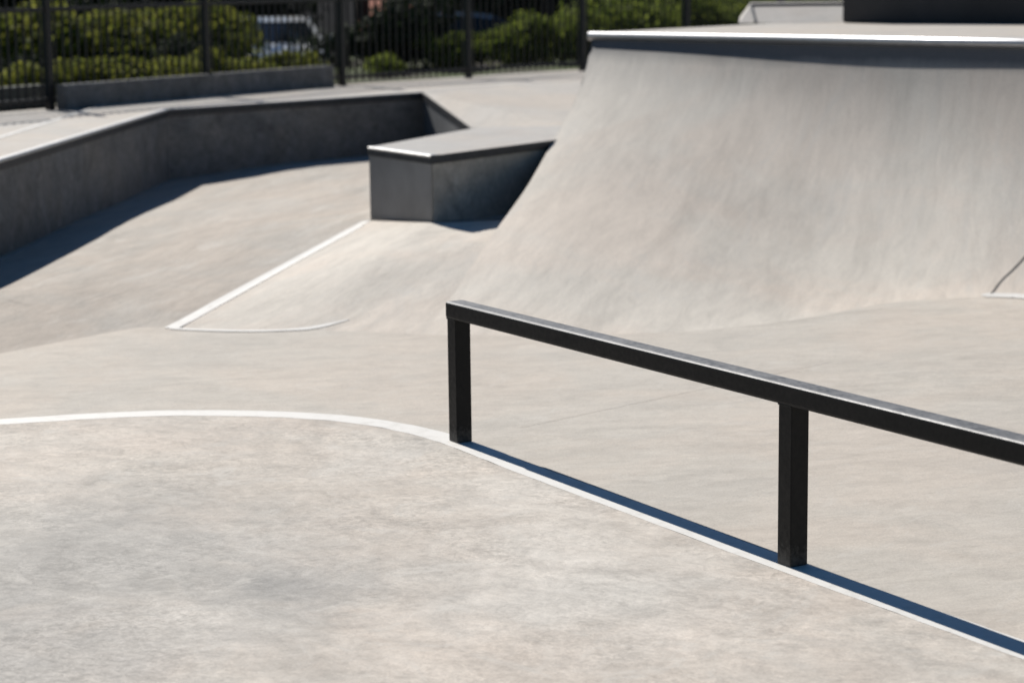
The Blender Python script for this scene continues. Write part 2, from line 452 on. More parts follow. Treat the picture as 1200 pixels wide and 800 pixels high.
# ------------------------------------------------------------------ quarter pipe surface
base_pts = [(*B4,), (.17, 11.72), (.831, 11.76), (1.415, 12.0), (2.15, 12.52), (2.68, 12.82), (3.22, 12.62), (4.6, 11.45), (6.1, 10.15)]
top_s = [0, .2, .4, .6, .8, 1.0, 1.12, 1.66, 2.2]
def ramp_surface():
    cols = []
    B = catmull([(x, y, 0) for x, y in base_pts], 10)
    S = [top_s[i]+(top_s[i+1]-top_s[i])*k/10 for i in range(len(top_s)-1) for k in range(10)]+[top_s[-1]]
    m = 48; out = []
    for bb, s in zip(B, S):
        T = P0+(P1-P0)*s
        d = Vector((bb.x-T.x, bb.y-T.y)); Ls = d.length; d.normalize()
        p_ = max(1.65, 1.22*Ls/1.36)
        wgt = min(1, s/.85); wgt = wgt*wgt*(3-2*wgt)
        col = []
        for j in range(m+1):
            q = (j/m)**1.25; t = q*Ls
            zl = zleft(t/Ls*LL); zr = -.002+1.397*(.95*(1-q)**p_+.05*(1-q)**(p_*4))
            z = zl*(1-wgt)+zr*wgt
            col.append(Vector((T.x+d.x*t, T.y+d.y*t, z)))
        out.append(col)
    return out
cols = ramp_surface()
def ramp_bm():
    bm = bmesh.new()
    g = [[bm.verts.new(p) for p in c] for c in cols]
    for a, b in zip(g, g[1:]):
        for j in range(len(a)-1):
            f = bm.faces.new([a[j], b[j], b[j+1], a[j+1]]); f.smooth = True
    for f in bm.faces:
        f.normal_update()
        if f.normal.z < 0: f.normal_flip()
    return bm
bmR = ramp_bm()

# matching number of rows so that fan and ramp share their edge
allb = bmesh.new(); tmp = bpy.data.meshes.new('tmp')
for b_ in (bmB, bmR):
    b_.to_mesh(tmp); allb.from_mesh(tmp)
bpy.data.meshes.remove(tmp)
bmesh.ops.remove_doubles(allb, verts=allb.verts, dist=.003)
allb.normal_update()
NRM = {(round(v.co.x, 2), round(v.co.y, 2), round(v.co.z, 2)): v.normal.copy() for v in allb.verts}
allb.free()
def share_normals(o):
    me = o.data; me.update()
    ns = []
    for v in me.vertices:
        k = (round(v.co.x, 2), round(v.co.y, 2), round(v.co.z, 2)); ns.append(NRM.get(k, v.normal))
    me.normals_split_custom_set_from_vertices([tuple(n_) for n_ in ns])
# surface lookup for painted lines and joints
bmS = bmesh.new()
tmp = bpy.data.meshes.new('tmp')
for b_ in (bmA, bmB, bmC, bmR):
    b_.to_mesh(tmp); bmS.from_mesh(tmp)
bpy.data.meshes.remove(tmp)
quad(bmS, [(-12, -6, .001), (12, -6, .001), (12, 17, .001), (-12, 17, .001)])
bmesh.ops.triangulate(bmS, faces=bmS.faces)
BVH = BVHTree.FromBMesh(bmS)
def height(x, y):
    h_ = BVH.ray_cast(Vector((x, y, 3)), Vector((0, 0, -1)))
    return h_[0].z if h_[0] else 0
def drape(pts, width, lift=.004, n=8, widths=None, side=0, jag=.0):
    """ribbon following pts over the concrete"""
    c = catmull([(p[0], p[1], 0) for p in pts], n) if n > 1 else [Vector((p[0], p[1], 0)) for p in pts]
    bm = bmesh.new(); rows = []
    for i, p in enumerate(c):
        d = (c[min(i+1, len(c)-1)]-c[max(i-1, 0)]).normalized(); nn = Vector((-d.y, d.x, 0))
        u = i/(len(c)-1)
        wd_ = width if widths is None else lerp_table(widths, u)
        a = (-.5+side*.5)*wd_; b = (.5+side*.5)*wd_
        j1 = noise.noise(p*9)*jag; j2 = noise.noise(p*9+Vector((5, 5, 5)))*jag
        row = []
        for k in range(5):
            off = a+j1+(b+j2-a-j1)*k/4
            q = p+nn*off
            row.append(bm.verts.new((q.x, q.y, height(q.x, q.y)+lift)))
        rows.append(row)
    for a, b in zip(rows, rows[1:]):
        for k in range(4):
            f = bm.faces.new([a[k], a[k+1], b[k+1], b[k]])
            f.normal_update()
            if f.normal.z < 0: f.normal_flip()
    bmesh.ops.solidify(bm, geom=bm.faces[:], thickness=-.0015) if False else None
    return bm
def dense(p, q, n=12):
    return [(p[0]+(q[0]-p[0])*i/n, p[1]+(q[1]-p[1])*i/n) for i in range(n+1)]

bmS.free()
def marking(name, bm, m): return struct(obj(name, bm, m, recalc=False))

struct(obj('pit_bank', bmA, M_bank, recalc=False))
share_normals(struct(obj('fan_bank', bmB, M_fan, recalc=False)))
struct(obj('corner_wedge', bmC, M_bank, recalc=False))
struct(obj('bank_base', bmD, M_bank, recalc=False))

marking('white_line', drape([(x, y) for x, y in line_out], .125, n=8, side=1, lift=.0011, jag=.006), M_paint)
marking('white_line', drape(dense(b2, (-.968, 15.03), 16), .085, n=1, lift=.003), M_paint)
marking('white_line', drape([b2[:2], (-1.70, 12.03), (-1.42, 11.98), (-1.12, 12.02), (-.90, 12.16)], .06, n=8, lift=.003,
        widths=[(0, .05), (.5, .06), (.85, .045), (1, .012)]), M_paint)
marking('white_line', drape([(2.77, 12.93), (2.92, 12.89), (3.06, 12.80), (3.9, 12.12), (4.6, 11.47)], .075, n=8, lift=.003,
        widths=[(0, .03), (.06, .105), (1, .11)]), M_paint)
marking('floor_joint', drape([(.03, 9.37), (.80, 10.10), (1.57, 10.83)], .003, lift=.0015), M_seam2)
marking('floor_joint', drape([p for p in base_pts[3:6]], .004, lift=.0015), M_seam2)
marking('ramp_joint', drape([(2.83, 12.95), (2.93, 13.15), (3.05, 13.3), (3.5, 13.8)], .012, lift=.003), M_seam)


# ------------------------------------------------------------------ quarter pipe
qp = thing('quarter_pipe', 'tall curved concrete quarter pipe with bright steel coping along its lip', 'quarter pipe', (P0.x, P0.y, 0))
def rel(o, t):
    o.parent = t; o.matrix_parent_inverse = Matrix.Translation(t.location).inverted(); return o
def part(name, bm, m, t, **k):
    return rel(obj(name, bm, m, **k), t)
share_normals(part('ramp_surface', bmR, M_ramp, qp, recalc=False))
nrm = Vector((cdir.y, -cdir.x, 0))   # toward the viewer
Pe = P0+cdir*8.0
back = Vector((.67, .74, 0)).normalized()
bm = bmesh.new()
D0 = P0-nrm*0.0
poly = [(P0.x, P0.y), (Pe.x, Pe.y), (Pe.x+3, Pe.y+8), (4.4, 24.0), (P0.x+back.x*6.0, P0.y+back.y*6.0)]
prism(bm, poly, .0, 1.423)
part('deck', bm, M_plaza, qp)
bm = bmesh.new()
a = P0-cdir*.015+nrm*.012; b = Pe+nrm*.012
tube(bm, [Vector((a.x, a.y, 1.396)), Vector((b.x, b.y, 1.396))], .034, 24)
part('coping', bm, M_steel, qp, smooth=True)
bm = bmesh.new()
a = P0+nrm*.004; b = Pe+nrm*.004
quad(bm, [(a.x, a.y, 1.35), (b.x, b.y, 1.35), (b.x, b.y, 1.40), (a.x, a.y, 1.40)])
part('lip_plate', bm, M_angle, qp)

bm = bmesh.new()
es_ = [left_edge(t_*LL/30) for t_ in range(26)]
for a_, b_ in zip(es_, es_[1:]): quad(bm, [a_, b_, Vector((b_.x, b_.y, -.1)), Vector((a_.x, a_.y, -.1))])
part('side_wall', bm, M_wall, qp)
# dark block and low pad standing on the deck
bm = bmesh.new()
bx0 = Vector((2.797, 18.754, 0)); bx1 = Vector((4.138, 17.967, 0)); bd = (bx1-bx0).normalized(); bn = Vector((-bd.y, bd.x, 0))
e = bx0+bd*3.2
prism(bm, [(bx0.x, bx0.y), (e.x, e.y), (e.x+bn.x*1.2, e.y+bn.y*1.2), (bx0.x+bn.x*1.2, bx0.y+bn.y*1.2)], 1.425, 1.95)
bmesh.ops.bevel(bm, geom=bm.edges[:], offset=.012, segments=2, affect='EDGES')
bl = thing('grind_block', 'dark grey block standing on the quarter pipe deck', 'block', (bx0.x, bx0.y, 1.425))
part('block_body', bm, M_block, bl)
bm = bmesh.new()
strip(bm, [(bx0.x, bx0.y), (e.x, e.y)], .05, 1.975, .02)
part('edge_trim', bm, M_angle, bl)

# low sloped pad at the back of the deck
kp = thing('kicker_pad', 'low pale sloped concrete pad at the back of the quarter pipe deck', 'ramp', (2.0, 19.2, 1.425))
A0 = Vector((1.95, 18.95, 1.425)); kd = Vector((.93, -.10, 0)).normalized(); kn = Vector((.10, .93, 0)).normalized()
bm = bmesh.new()
p = [A0, A0+kd*1.6, A0+kd*1.6+kn*.55+Vector((0, 0, .135)), A0+kd*.10+kn*.55+Vector((0, 0, .135)), A0+kd*.1+kn*1.8+Vector((0, 0, .135)), A0+kd*1.6+kn*1.8+Vector((0, 0, .135)),
     A0+kn*1.9, A0+kd*1.6+kn*1.9]
v = [bm.verts.new(x) for x in p]
bm.faces.new([v[0], v[1], v[2], v[3]]); bm.faces.new([v[3], v[2], v[5], v[4]])
bm.faces.new([v[0], v[3], v[4], v[6]]); bm.faces.new([v[4], v[5], v[7], v[6]]); bm.faces.new([v[1], v[7], v[5], v[2]])
part('pad_body', bm, M_boxtop, kp)
bm = bmesh.new()
q0 = A0+kd*.10+kn*.54+Vector((0, 0, .140)); q1 = A0+kd*1.6+kn*.54+Vector((0, 0, .140))
tube(bm, [q0, q1], .012, 8); tube(bm, [q0+Vector((0, 0, 0)), A0+kd*.14+kn*.02+Vector((0, 0, .008))], .012, 8)
part('pad_edge', bm, M_angle, kp)

# ------------------------------------------------------------------ upper plaza, ledge walls
bm = bmesh.new()
wo_m = (-4.35, 11.6)
fl = Vector((2.12, 3.2)).normalized()
_wa = Vector(up(-3.66, 18.42)); _wb = Vector(up(-1.66, 21.30)); _wd = (_wb-_wa).normalized(); _wn = Vector((-_wd.y, _wd.x))
F1 = _wa+_wn*.17-_wd*.03; F3 = _wb+_wn*.10+_wd*.24; F5 = Vector(up(.79, 23.85))
fl = (F3-F1).normalized(); fr = (F5-F3).normalized()
FL = F1-fl*13; FR = F5+fr*11
plaza = [(-3.86, 8.0), (W1[0]-.02, W1[1]+.01), (W2[0]-.01, W2[1]+.02), up(.80, 22.15), (2.3, 24.0), (2.3, 17.6), (7.5, 17.2), (14, 22), tuple(FR+Vector((.2, .25))),
         tuple(F5+Vector((-.05, .25))), tuple(F3+Vector((-.08, .1))), tuple(F1+Vector((-.15, .1))), tuple(FL+Vector((-.15, .1))), (-12, 5)]
prism(bm, plaza, -.35, ZU-.015)
struct(obj('plaza_pavement', bm, M_plaza))

# L-shaped ledge around the pit
lw = thing('ledge_wall', 'long bent concrete ledge with dark steel edge around the shaded pit', 'ledge', (W1[0], W1[1], 0))
bm = bmesh.new()
OL = [up(-3.87, 5.8), up(-3.70, 11.0), up(-3.438, 19.068), up(-1.424, 21.101), up(.738, 22.437)]
prism(bm, [(Wm[0], Wm[1]), W1, W2, up(.80, 22.05), OL[4], OL[3], OL[2], OL[1], OL[0]], -.05, ZU-.002)
part('ledge_body', bm, M_plaza, lw)
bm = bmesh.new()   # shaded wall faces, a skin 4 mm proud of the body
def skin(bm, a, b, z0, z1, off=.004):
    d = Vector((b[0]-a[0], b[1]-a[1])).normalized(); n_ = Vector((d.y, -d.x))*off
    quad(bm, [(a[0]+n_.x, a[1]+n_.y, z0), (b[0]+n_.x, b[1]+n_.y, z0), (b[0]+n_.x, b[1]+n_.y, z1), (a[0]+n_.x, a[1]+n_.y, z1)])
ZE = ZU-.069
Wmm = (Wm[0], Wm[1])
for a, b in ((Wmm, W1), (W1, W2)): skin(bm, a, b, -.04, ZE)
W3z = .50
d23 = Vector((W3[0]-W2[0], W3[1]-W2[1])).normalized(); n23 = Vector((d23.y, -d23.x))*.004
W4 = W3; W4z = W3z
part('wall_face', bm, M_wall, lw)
bm = bmesh.new()
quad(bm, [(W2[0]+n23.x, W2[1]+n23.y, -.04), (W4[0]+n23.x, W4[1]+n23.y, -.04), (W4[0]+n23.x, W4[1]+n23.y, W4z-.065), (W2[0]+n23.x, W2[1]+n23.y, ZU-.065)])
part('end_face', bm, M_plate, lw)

bm = bmesh.new()
strip(bm, [Wmm, W1, W2], -.012, ZU-.005, .062, 1)
m23 = Vector((d23.y, -d23.x, 0))*.012
A_ = Vector((*W2, ZU)); B_ = Vector((*W4, W4z)); dz_ = Vector((0, 0, -.066))
for q_ in ([A_+m23, B_+m23, B_+m23+dz_, A_+m23+dz_], [A_, B_, B_+m23, A_+m23], [A_+dz_, B_+dz_, B_+m23+dz_, A_+m23+dz_]): quad(bm, q_)
part('edge_angle', bm, M_angle, lw)
bm = bmesh.new()
strip(bm, [Wmm, W1, W2], .045, ZU+.002, .006, 1)
tube(bm, [(Wmm[0]+.004, Wmm[1], ZU-.008), (W1[0]+.004, W1[1], ZU-.008)], .013, 10)
tube(bm, [(W1[0], W1[1]-.004, ZU-.006), (W2[0], W2[1]-.004, ZU-.006)], .009, 10)
M_edge = plain('scuffed_edge', (.60, .595, .585), .5, .35, .15, 14)
part('edge_flange', bm, M_edge, lw)
bm = bmesh.new()
strip(bm, OL, -.04, ZU+.002, .012, 1)
part('outer_lip', bm, M_edge, lw)
bm = bmesh.new()
strip(bm, [up(-.748, 20.245), up(.9, 22.2)], .05, ZU+.0015, .003, 1)
part('joint_strip', bm, M_edge, lw)
# bank falling from the plaza toward the pit, right of the ledge
J = Vector((*up(.80, 22.15), ZU)); a3 = Vector((*W2, ZU)); c3 = Vector((*W3, W3z)); n3 = (J-a3).cross(c3-a3)
def zb(x, y): return a3.z-((x-a3.x)*n3.x+(y-a3.y)*n3.y)/n3.z
bm = bmesh.new()
q_ = [Vector((*W2, ZU)), Vector((*W3, W3z)), Vector((.75, 18.2, .56)), Vector((2.2, 19.6, .60)), Vector((*up(2.2, 23.45), ZU)), J]
v_ = [bm.verts.new(p) for p in q_]
for t_ in ((0, 1, 2), (0, 2, 5), (2, 3, 4), (2, 4, 5)): bm.faces.new([v_[k] for k in t_])
w_ = [bm.verts.new((p.x, p.y, -.3)) for p in q_]
for k in range(6): bm.faces.new([v_[k], v_[(k+1) % 6], w_[(k+1) % 6], w_[k]])
struct(obj('rear_bank', bm, M_plaza))
struct(obj('drain_cover', (lambda b: (box(b, (-.02, 23.3, ZU-.01), (.16, .05, .004), R(40)), b)[1])(bmesh.new()), M_seam))

# ------------------------------------------------------------------ manual box in front of the wall
mb = thing('grind_box', 'low five sided concrete grind box with steel edge at the foot of the quarter pipe', 'grind box', (BOXB[0], BOXB[1], .4))
bA = up(-.902, 14.278); bB = up(-.478, 13.596); bC = up(.280, 14.645); bD = up(.40, 15.92); bE = up(-.232, 15.83)
bm = bmesh.new(); prism(bm, [bA, bB, bC, up(.40, 14.8), bD, bE], .1, ZU-.003)
part('box_body', bm, M_boxtop, mb)
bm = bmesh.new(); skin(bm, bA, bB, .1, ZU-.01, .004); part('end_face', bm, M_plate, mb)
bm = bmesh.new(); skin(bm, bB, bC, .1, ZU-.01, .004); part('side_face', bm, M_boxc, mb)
bm = bmesh.new(); strip(bm, [bE, bA, bB, bC], -.012, ZU-.003, .055, 1)
part('edge_angle', bm, M_angle, mb)
bm = bmesh.new(); strip(bm, [bA, bB], .055, ZU+.003, .006, 1)
tube(bm, [(bA[0]-.004, bA[1]-.006, ZU-.008), (bB[0]-.004, bB[1]-.006, ZU-.008)], .010, 10)
part('edge_flange', bm, M_edge, mb)

# ------------------------------------------------------------------ flat rail
rd = Vector((.503, -.864, 0)).normalized(); rp = Vector((-rd.y, rd.x, 0))   # rp points away to the right-back
if rp.x < 0: rp = -rp
c1 = Vector((-.226, 9.062, 0)); TW = .088
ang = math.atan2(rd.y, rd.x)
rail = thing('grind_rail', 'black square steel flat rail on posts along the white line, top worn to bare metal', 'grind rail', tuple(c1))
CO = .029
st = c1-rd*.078+rp*CO           # start of the bar centreline on the floor
def bar(bm, p, q, wx, h_, ztop_p, ztop_q, bev=.009):
    """rounded square bar from p to q, top at ztop"""
    d = (q-p).normalized(); n_ = Vector((-d.y, d.x, 0))
    vs_ = []
    for (c, zt) in ((p, ztop_p), (q, ztop_q)):
        for sx, sz in ((-1, 0), (1, 0), (1, 1), (-1, 1)):
            vs_.append(bm.verts.new((c.x+n_.x*sx*wx/2, c.y+n_.y*sx*wx/2, zt-h_+h_*sz)))
    a = vs_[:4]; b = vs_[4:]
    fs = [bm.faces.new(a), bm.faces.new(b[::-1])]
    for k in range(4): fs.append(bm.faces.new([a[k], b[k], b[(k+1) % 4], a[(k+1) % 4]]))
    bmesh.ops.recalc_face_normals(bm, faces=fs)
    es = list({e for f in fs for e in f.edges})
    bmesh.ops.bevel(bm, geom=es, offset=bev, segments=3, profile=.5, affect='EDGES')
RL = 5.9
zt0, zt1 = .5945, .5945+.0092*RL
bm = bmesh.new(); bar(bm, st, st+rd*RL, TW, .071, zt0, zt1, .011)
tb = part('top_bar', bm, M_rail, rail)
for dist in (0.0, 2.265, 4.53, 5.825):
    bm = bmesh.new()
    c = st+rd*(dist+.0385) if dist == 0 else c1+rd*(dist-.03)+rp*CO
    zt = zt0+(zt1-zt0)*dist/RL-.050
    s = .072
    box(bm, (c.x, c.y, zt/2+.002), (s, s, zt), ang, .004)
    pst = part('post', bm, M_rail, rail)
    # weld bead under the bar and grout collar at the foot
    bm = bmesh.new()
    for (dx, dy, lx, ly) in ((0, -s/2, s, .008), (0, s/2, s, .008), (-s/2, 0, .008, s), (s/2, 0, .008, s)):
        o_ = rd*dx+rp*dy
        box(bm, (c.x+o_.x, c.y+o_.y, zt0+(zt1-zt0)*dist/RL-.071), (lx, ly, .007), ang, .002)
    wb = obj('weld_bead', bm, M_rail); wb.parent = pst

# ------------------------------------------------------------------ bench-height curb in front of the fence
wa = Vector(up(-3.66, 18.42)); wb_ = Vector(up(-1.66, 21.30)); wdv = (wb_-wa).normalized(); wn = Vector((-wdv.y, wdv.x))
bm = bmesh.new()
prism(bm, [tuple(wa), tuple(wb_), tuple(wb_+wn*.13), tuple(wa+wn*.13)], ZU-.02, ZU+.205)
bmesh.ops.bevel(bm, geom=bm.edges[:], offset=.008, segments=2, affect='EDGES')
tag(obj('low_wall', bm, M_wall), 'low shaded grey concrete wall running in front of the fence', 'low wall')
bm = bmesh.new()
q = wa+wn*.55
prism(bm, [tuple(q+wdv*.3), tuple(q-wdv*9), tuple(q-wdv*9+wn*.14), tuple(q+wdv*.3+wn*.14)], .4, ZU+.18)
M_curb = concrete('shaded_curb', warm=(.13, .135, .12), cool=(.11, .12, .11), contrast=1.5, seed=14)  # shade on the kerb is put into this dark greenish colour
tag(obj('garden_kerb', bm, M_curb), 'dark kerb behind the fence at the far left', 'kerb')

# ------------------------------------------------------------------ fence
fz = ZU-.01; FH = 1.0
def fence(name, label, start, d, bays, bay, post_first=True, gap=.092):
    f = thing(name, label, 'fence', (start.x, start.y, fz), group=None)
    an = math.atan2(d.y, d.x)
    for i in range(bays+1):
        c = start+d*bay*i
        if i == 0 and not post_first: pass
        else:
            bm = bmesh.new(); box(bm, (c.x, c.y, fz+FH/2+.02), (.064, .064, FH+.1), an, .004)
            pp = part('post', bm, M_fence, f)
            bm = bmesh.new(); box(bm, (c.x, c.y, fz+FH+.08), (.075, .075, .03), an, .006)
            cc = obj('post_cap', bm, M_fence); cc.parent = pp
        if i == bays: break
        m_ = c+d*bay/2
        for z in (.085, .87):
            bm = bmesh.new(); box(bm, (m_.x, m_.y, fz+z), (bay-.064, .034, .036), an, .003)
            part('rail', bm, M_fence, f)
        bm = bmesh.new(); k = int(round(bay/gap))
        for j in range(1, k):
            q = c+d*bay*j/k
            tube(bm, [(q.x, q.y, fz+.03), (q.x, q.y, fz+FH-.01)], .0125, 6)
        part('picket_panel', bm, M_fence, f)
    return f
f0 = F1-Vector((.0, .0))
bl1 = (F3-F1).length/2
fence('picket_fence', 'black steel picket fence on the left behind the low wall', F1-fl*bl1*4, fl, 6, bl1)
bl2 = (F5-F3).length/2
fence('picket_fence', 'black steel picket fence on the right running behind the quarter pipe', F3, fr, 8, bl2, post_first=False)

# ------------------------------------------------------------------ planting bed beyond the fence
bm = bmesh.new()
far = 8.5
ln = [tuple(FL+Vector((-.2, .15))), tuple(F1+Vector((-.2, .15))), tuple(F3+Vector((-.12, .13))), tuple(F5+Vector((-.08, .27))), tuple(FR+Vector((.1, .3)))]
top_in = [Vector((*p, ZU-.012)) for p in ln]
offs = [Vector((-2, 17, 0)), Vector((-2, 14, 0)), Vector((-2.5, 10.5, 0)), Vector((-2, 9.5, 0)), Vector((2, 9, 0))]
mid = [p+o*.72+Vector((0, 0, -.10)) for p, o in zip(top_in, offs)]
end = [p+o for p, o in zip(top_in, offs)]
for p in end: p.z = -.34
r1 = [bm.verts.new(p) for p in top_in]; r2 = [bm.verts.new(p) for p in mid]; r3 = [bm.verts.new(p) for p in end]
for a, b in ((r1, r2), (r2, r3)):
    for i in range(4): bm.faces.new([a[i], a[i+1], b[i+1], b[i]])
bmesh.ops.subdivide_edges(bm, edges=bm.edges, cuts=10, use_grid_fill=True)
for v_ in bm.verts:
    if len(v_.link_faces) == 4: v_.co.z += noise.noise(v_.co*1.1)*.06
for f in bm.faces:
    f.smooth = True; f.normal_update()
    if f.normal.z < 0: f.normal_flip()
def lawn_mat():
    m, nt, p = newmat('lawn_and_mulch'); g = N(nt); v = g.coord()
    c = g.mix(g.ramp(g.noise(v, .8, 6, .65), [(.42, 0), (.58, 1)]), (.035, .026, .018), (.075, .105, .022))
    c = g.mix(1.0, c, g.ramp(g.noise(v, 22, 5, .7), [(.3, .6), (.7, 1.35)]), 'MULTIPLY')
    g.l(c, p.inputs['Base Color']); p.inputs['Roughness'].default_value = .95
    return m
M_lawn = lawn_mat()
LB = BVHTree.FromBMesh(bm)
struct(obj('lawn', bm, M_lawn, recalc=False))

def leaf_mat(name, a, b, tr=.25):
    m, nt, p = newmat(name); g = N(nt)
    oi = g.n('ShaderNodeNewGeometry')
    rnd = oi.outputs['Random Per Island']
    g.l(g.mix(rnd, a, b), p.inputs['Base Color'])
    p.inputs['Roughness'].default_value = .8; p.inputs['Specular IOR Level'].default_value = .12
    out = nt.nodes['Material Output']
    t = g.n('ShaderNodeBsdfTranslucent'); g.l(g.mix(rnd, tuple(x*1.5 for x in a), tuple(x*1.5 for x in b)), t.inputs['Color'])
    ms = g.n('ShaderNodeMixShader'); ms.inputs[0].default_value = tr
    g.l(p.outputs[0], ms.inputs[1]); g.l(t.outputs[0], ms.inputs[2]); g.l(ms.outputs[0], out.inputs['Surface'])
    return m
M_leafY = leaf_mat('yellow_green_leaf', (.09, .12, .02), (.30, .295, .06), .38)
M_leafG = leaf_mat('mid_green_leaf', (.085, .12, .02), (.22, .255, .05), .4)
M_leafD = leaf_mat('dark_leaf', (.012, .022, .010), (.03, .045, .018), .12)
M_bark = plain('bark', (.06, .045, .035), .95, 0, .3, 9, bump=.6)

def leaves(n, rx, ry, rz, cz, size, seed, lobes=6, flat=False):
    rr = random.Random(seed); bm = bmesh.new()
    L_ = [(rr.uniform(-.55, .55)*rx, rr.uniform(-.55, .55)*ry, cz+rr.uniform(-.4, .55)*rz, rr.uniform(.26, .58)) for _ in range(lobes)]
    for _ in range(n):
        lx, ly, lz, s = rr.choice(L_)
        while True:
            d = Vector((rr.gauss(0, 1), rr.gauss(0, 1), rr.gauss(0, 1)))
            if d.length > .1: break
        d.normalize(); rad = rr.uniform(.3, 1.3)**.7
        p = Vector((lx+d.x*rx*s*rad, ly+d.y*ry*s*rad, lz+d.z*rz*s*rad))
        if p.z < .03: p.z = rr.uniform(.03, .2)
        nn = (d+Vector((rr.gauss(0, .6), rr.gauss(0, .6), rr.gauss(.3, .6)))).normalized()
        u = nn.orthogonal().normalized(); v = nn.cross(u)
        a = rr.uniform(0, 6.28); u, v = u*math.cos(a)+v*math.sin(a), v*math.cos(a)-u*math.sin(a)
        s_ = size*rr.uniform(.5, 1.75)
        bm.faces.new([bm.verts.new(p-u*s_), bm.verts.new(p-v*s_*.45), bm.verts.new(p+u*s_), bm.verts.new(p+v*s_*.45)])
    return bm
def stems(h_, rr, n=7):
    bm = bmesh.new()
    for _ in range(n):
        a = rr.uniform(0, 6.28); r_ = rr.uniform(.1, .35)*h_
        tube(bm, [(0, 0, -.05), (math.cos(a)*r_*.4, math.sin(a)*r_*.4, h_*.35), (math.cos(a)*r_, math.sin(a)*r_, h_*.8)], [.02, .014, .006], 5)
    return bm
def bush(seed, m, rx, ry, rz, n=3200, size=.045):
    t = bpy.data.objects.new('shrub', None); COL.objects.link(t)
    obj('foliage', leaves(n, rx, ry, rz, rz*.75, size, seed, 10), m, t, recalc=False)
    obj('stem', stems(rz*1.2, random.Random(seed)), M_bark, t)
    return t
protoY = [bush(11, M_leafY, .8, .65, .40, 3600, .036), bush(12, M_leafY, .7, .7, .46, 3600, .036)]
protoG = [bush(13, M_leafG, .8, .7, .45), bush(14, M_leafG, .7, .6, .5)]
protoD = [bush(15, M_leafD, 1.1, .8, .6, 3600, .06), bush(16, M_leafD, .9, .8, .7, 3600, .06)]
used = set()
def ground_z(x, y):
    h_ = LB.ray_cast(Vector((x, y, 9)), Vector((0, 0, -1)))
    return h_[0].z if h_[0] else -.35
def put(protos, i, x, y, s, label, grp):
    pr = protos[i % 2]
    if pr.name in used: t = copy_tree(pr)
    else: used.add(pr.name); t = pr
    x, y = x*KS, y*KS
    t.location = (x, y, ground_z(x, y)-.02); t.rotation_euler = (0, 0, (i*2.39) % 6.28); t.scale = (s, s, s*(.9+.06*(i % 4)))
    t['label'] = label; t['category'] = 'shrub'; t['group'] = grp
    return t
SY = 'low yellow green shrub in the front row just beyond the fence'
SG = 'mid green leafy shrub further back beyond the fence'
SD = 'dark shaded shrub among the planting beyond the fence'
i = 0
rq = random.Random(3)
for k in range(15):      # front row just behind the fence
    x = -6.8+k*.36; y = 21.45+(x+1.66)*1.52*.62+.55+rq.uniform(-.1, .35)
    y = max(y, 21.45+(x+1.66)*1.52+.75)
    if x > -1.9: break
    put(protoY, i, x, y, .55+.12*rq.random(), SY, 'yellow green shrubs beyond the fence'); i += 1
for k in range(10):
    x = -7.4+k*.42; put(protoY, i, x, 25.0+.18*k+rq.uniform(-.3, .3), 1.1+.2*rq.random(), 'taller yellow green shrub in the second row beyond the fence', 'second row shrubs beyond the fence'); i += 1
for (x, y, s) in [(-1.3, 23.6, .38), (-.75, 25.0, .6), (-.3, 25.3, .62), (.2, 25.6, .72), (.62, 26.0, .85), (1.05, 26.6, .9), (1.7, 27.4, .95), (2.3, 27.9, .95), (2.9, 28.6, 1.0), (3.5, 29.1, 1.0), (4.2, 29.8, 1.1), (4.9, 30.4, 1.1),
                  (-.1, 27.0, .6), (1.4, 28.9, 1.1), (2.4, 29.6, 1.2), (3.4, 30.3, 1.2)]:
    put(protoG, i, x, y, s, SG, 'green shrubs beyond the fence'); i += 1
for (x, y, s) in [(-5.2, 22.9, .42), (-3.45, 23.6, .42), (-1.62, 25.4, .75), (-1.2, 25.6, .75),
                  (-8.8, 31.0, 1.5), (-7.6, 31.4, 1.5), (-6.5, 31.2, 1.4), (-5.5, 31.6, 1.35)]:
    put(protoD, i, x, y, s, SD, 'dark shrubs beyond the fence'); i += 1
for k in range(12):
    x = -16+k*2.1
    if -4.6 < x < .8: continue
    put(protoD, i, x, 46.5+rq.uniform(-.5, .5), 2.2+.5*rq.random(), 'tall dark bush in the hedge across the car park', 'tall dark bushes across the car park'); i += 1

def tree(x, y, z, h_, cr, seed, label, grp='trees beyond the fence'):
    rr = random.Random(seed)
    t = thing('tree', label, 'tree', (x, y, z), 0, grp)
    bm = bmesh.new()
    top = Vector((rr.uniform(-.3, .3), rr.uniform(-.3, .3), h_*.55))
    tube(bm, [(0, 0, -.1), (top.x*.3, top.y*.3, h_*.2), top*.75, top], [.19, .14, .11, .08], 9)
    for k in range(7):
        a = rr.uniform(0, 6.28); r_ = cr*rr.uniform(.5, .9); z0 = h_*rr.uniform(.28, .52)
        s0 = Vector((top.x*z0/top.z, top.y*z0/top.z, z0))
        tube(bm, [s0, s0+Vector((math.cos(a)*r_*.5, math.sin(a)*r_*.5, h_*.10)), s0+Vector((math.cos(a)*r_, math.sin(a)*r_, h_*rr.uniform(.1, .3)))], [.07, .045, .015], 6)
    obj('trunk', bm, M_bark, t)
    obj('crown', leaves(7000, cr, cr, h_*.32, h_*.68, .11, seed+1, 11), M_leafG if seed % 2 else M_leafD, t, recalc=False)
    return t
tree(-8.4, 41.0, -.35, 5.6, 2.5, 21, 'leafy tree casting shade over the bed at far left')
tree(-2.2, 40.4, -.35, 5.2, 2.4, 22, 'dark tree beside the pale car')
tree(-12.5, 38.0, -.35, 6.0, 2.6, 24, 'dark tree outside the left edge, behind the shrubs')
tree(.9, 46.5, -.35, 5.6, 2.3, 28, 'dark tree close behind the dark blue car')
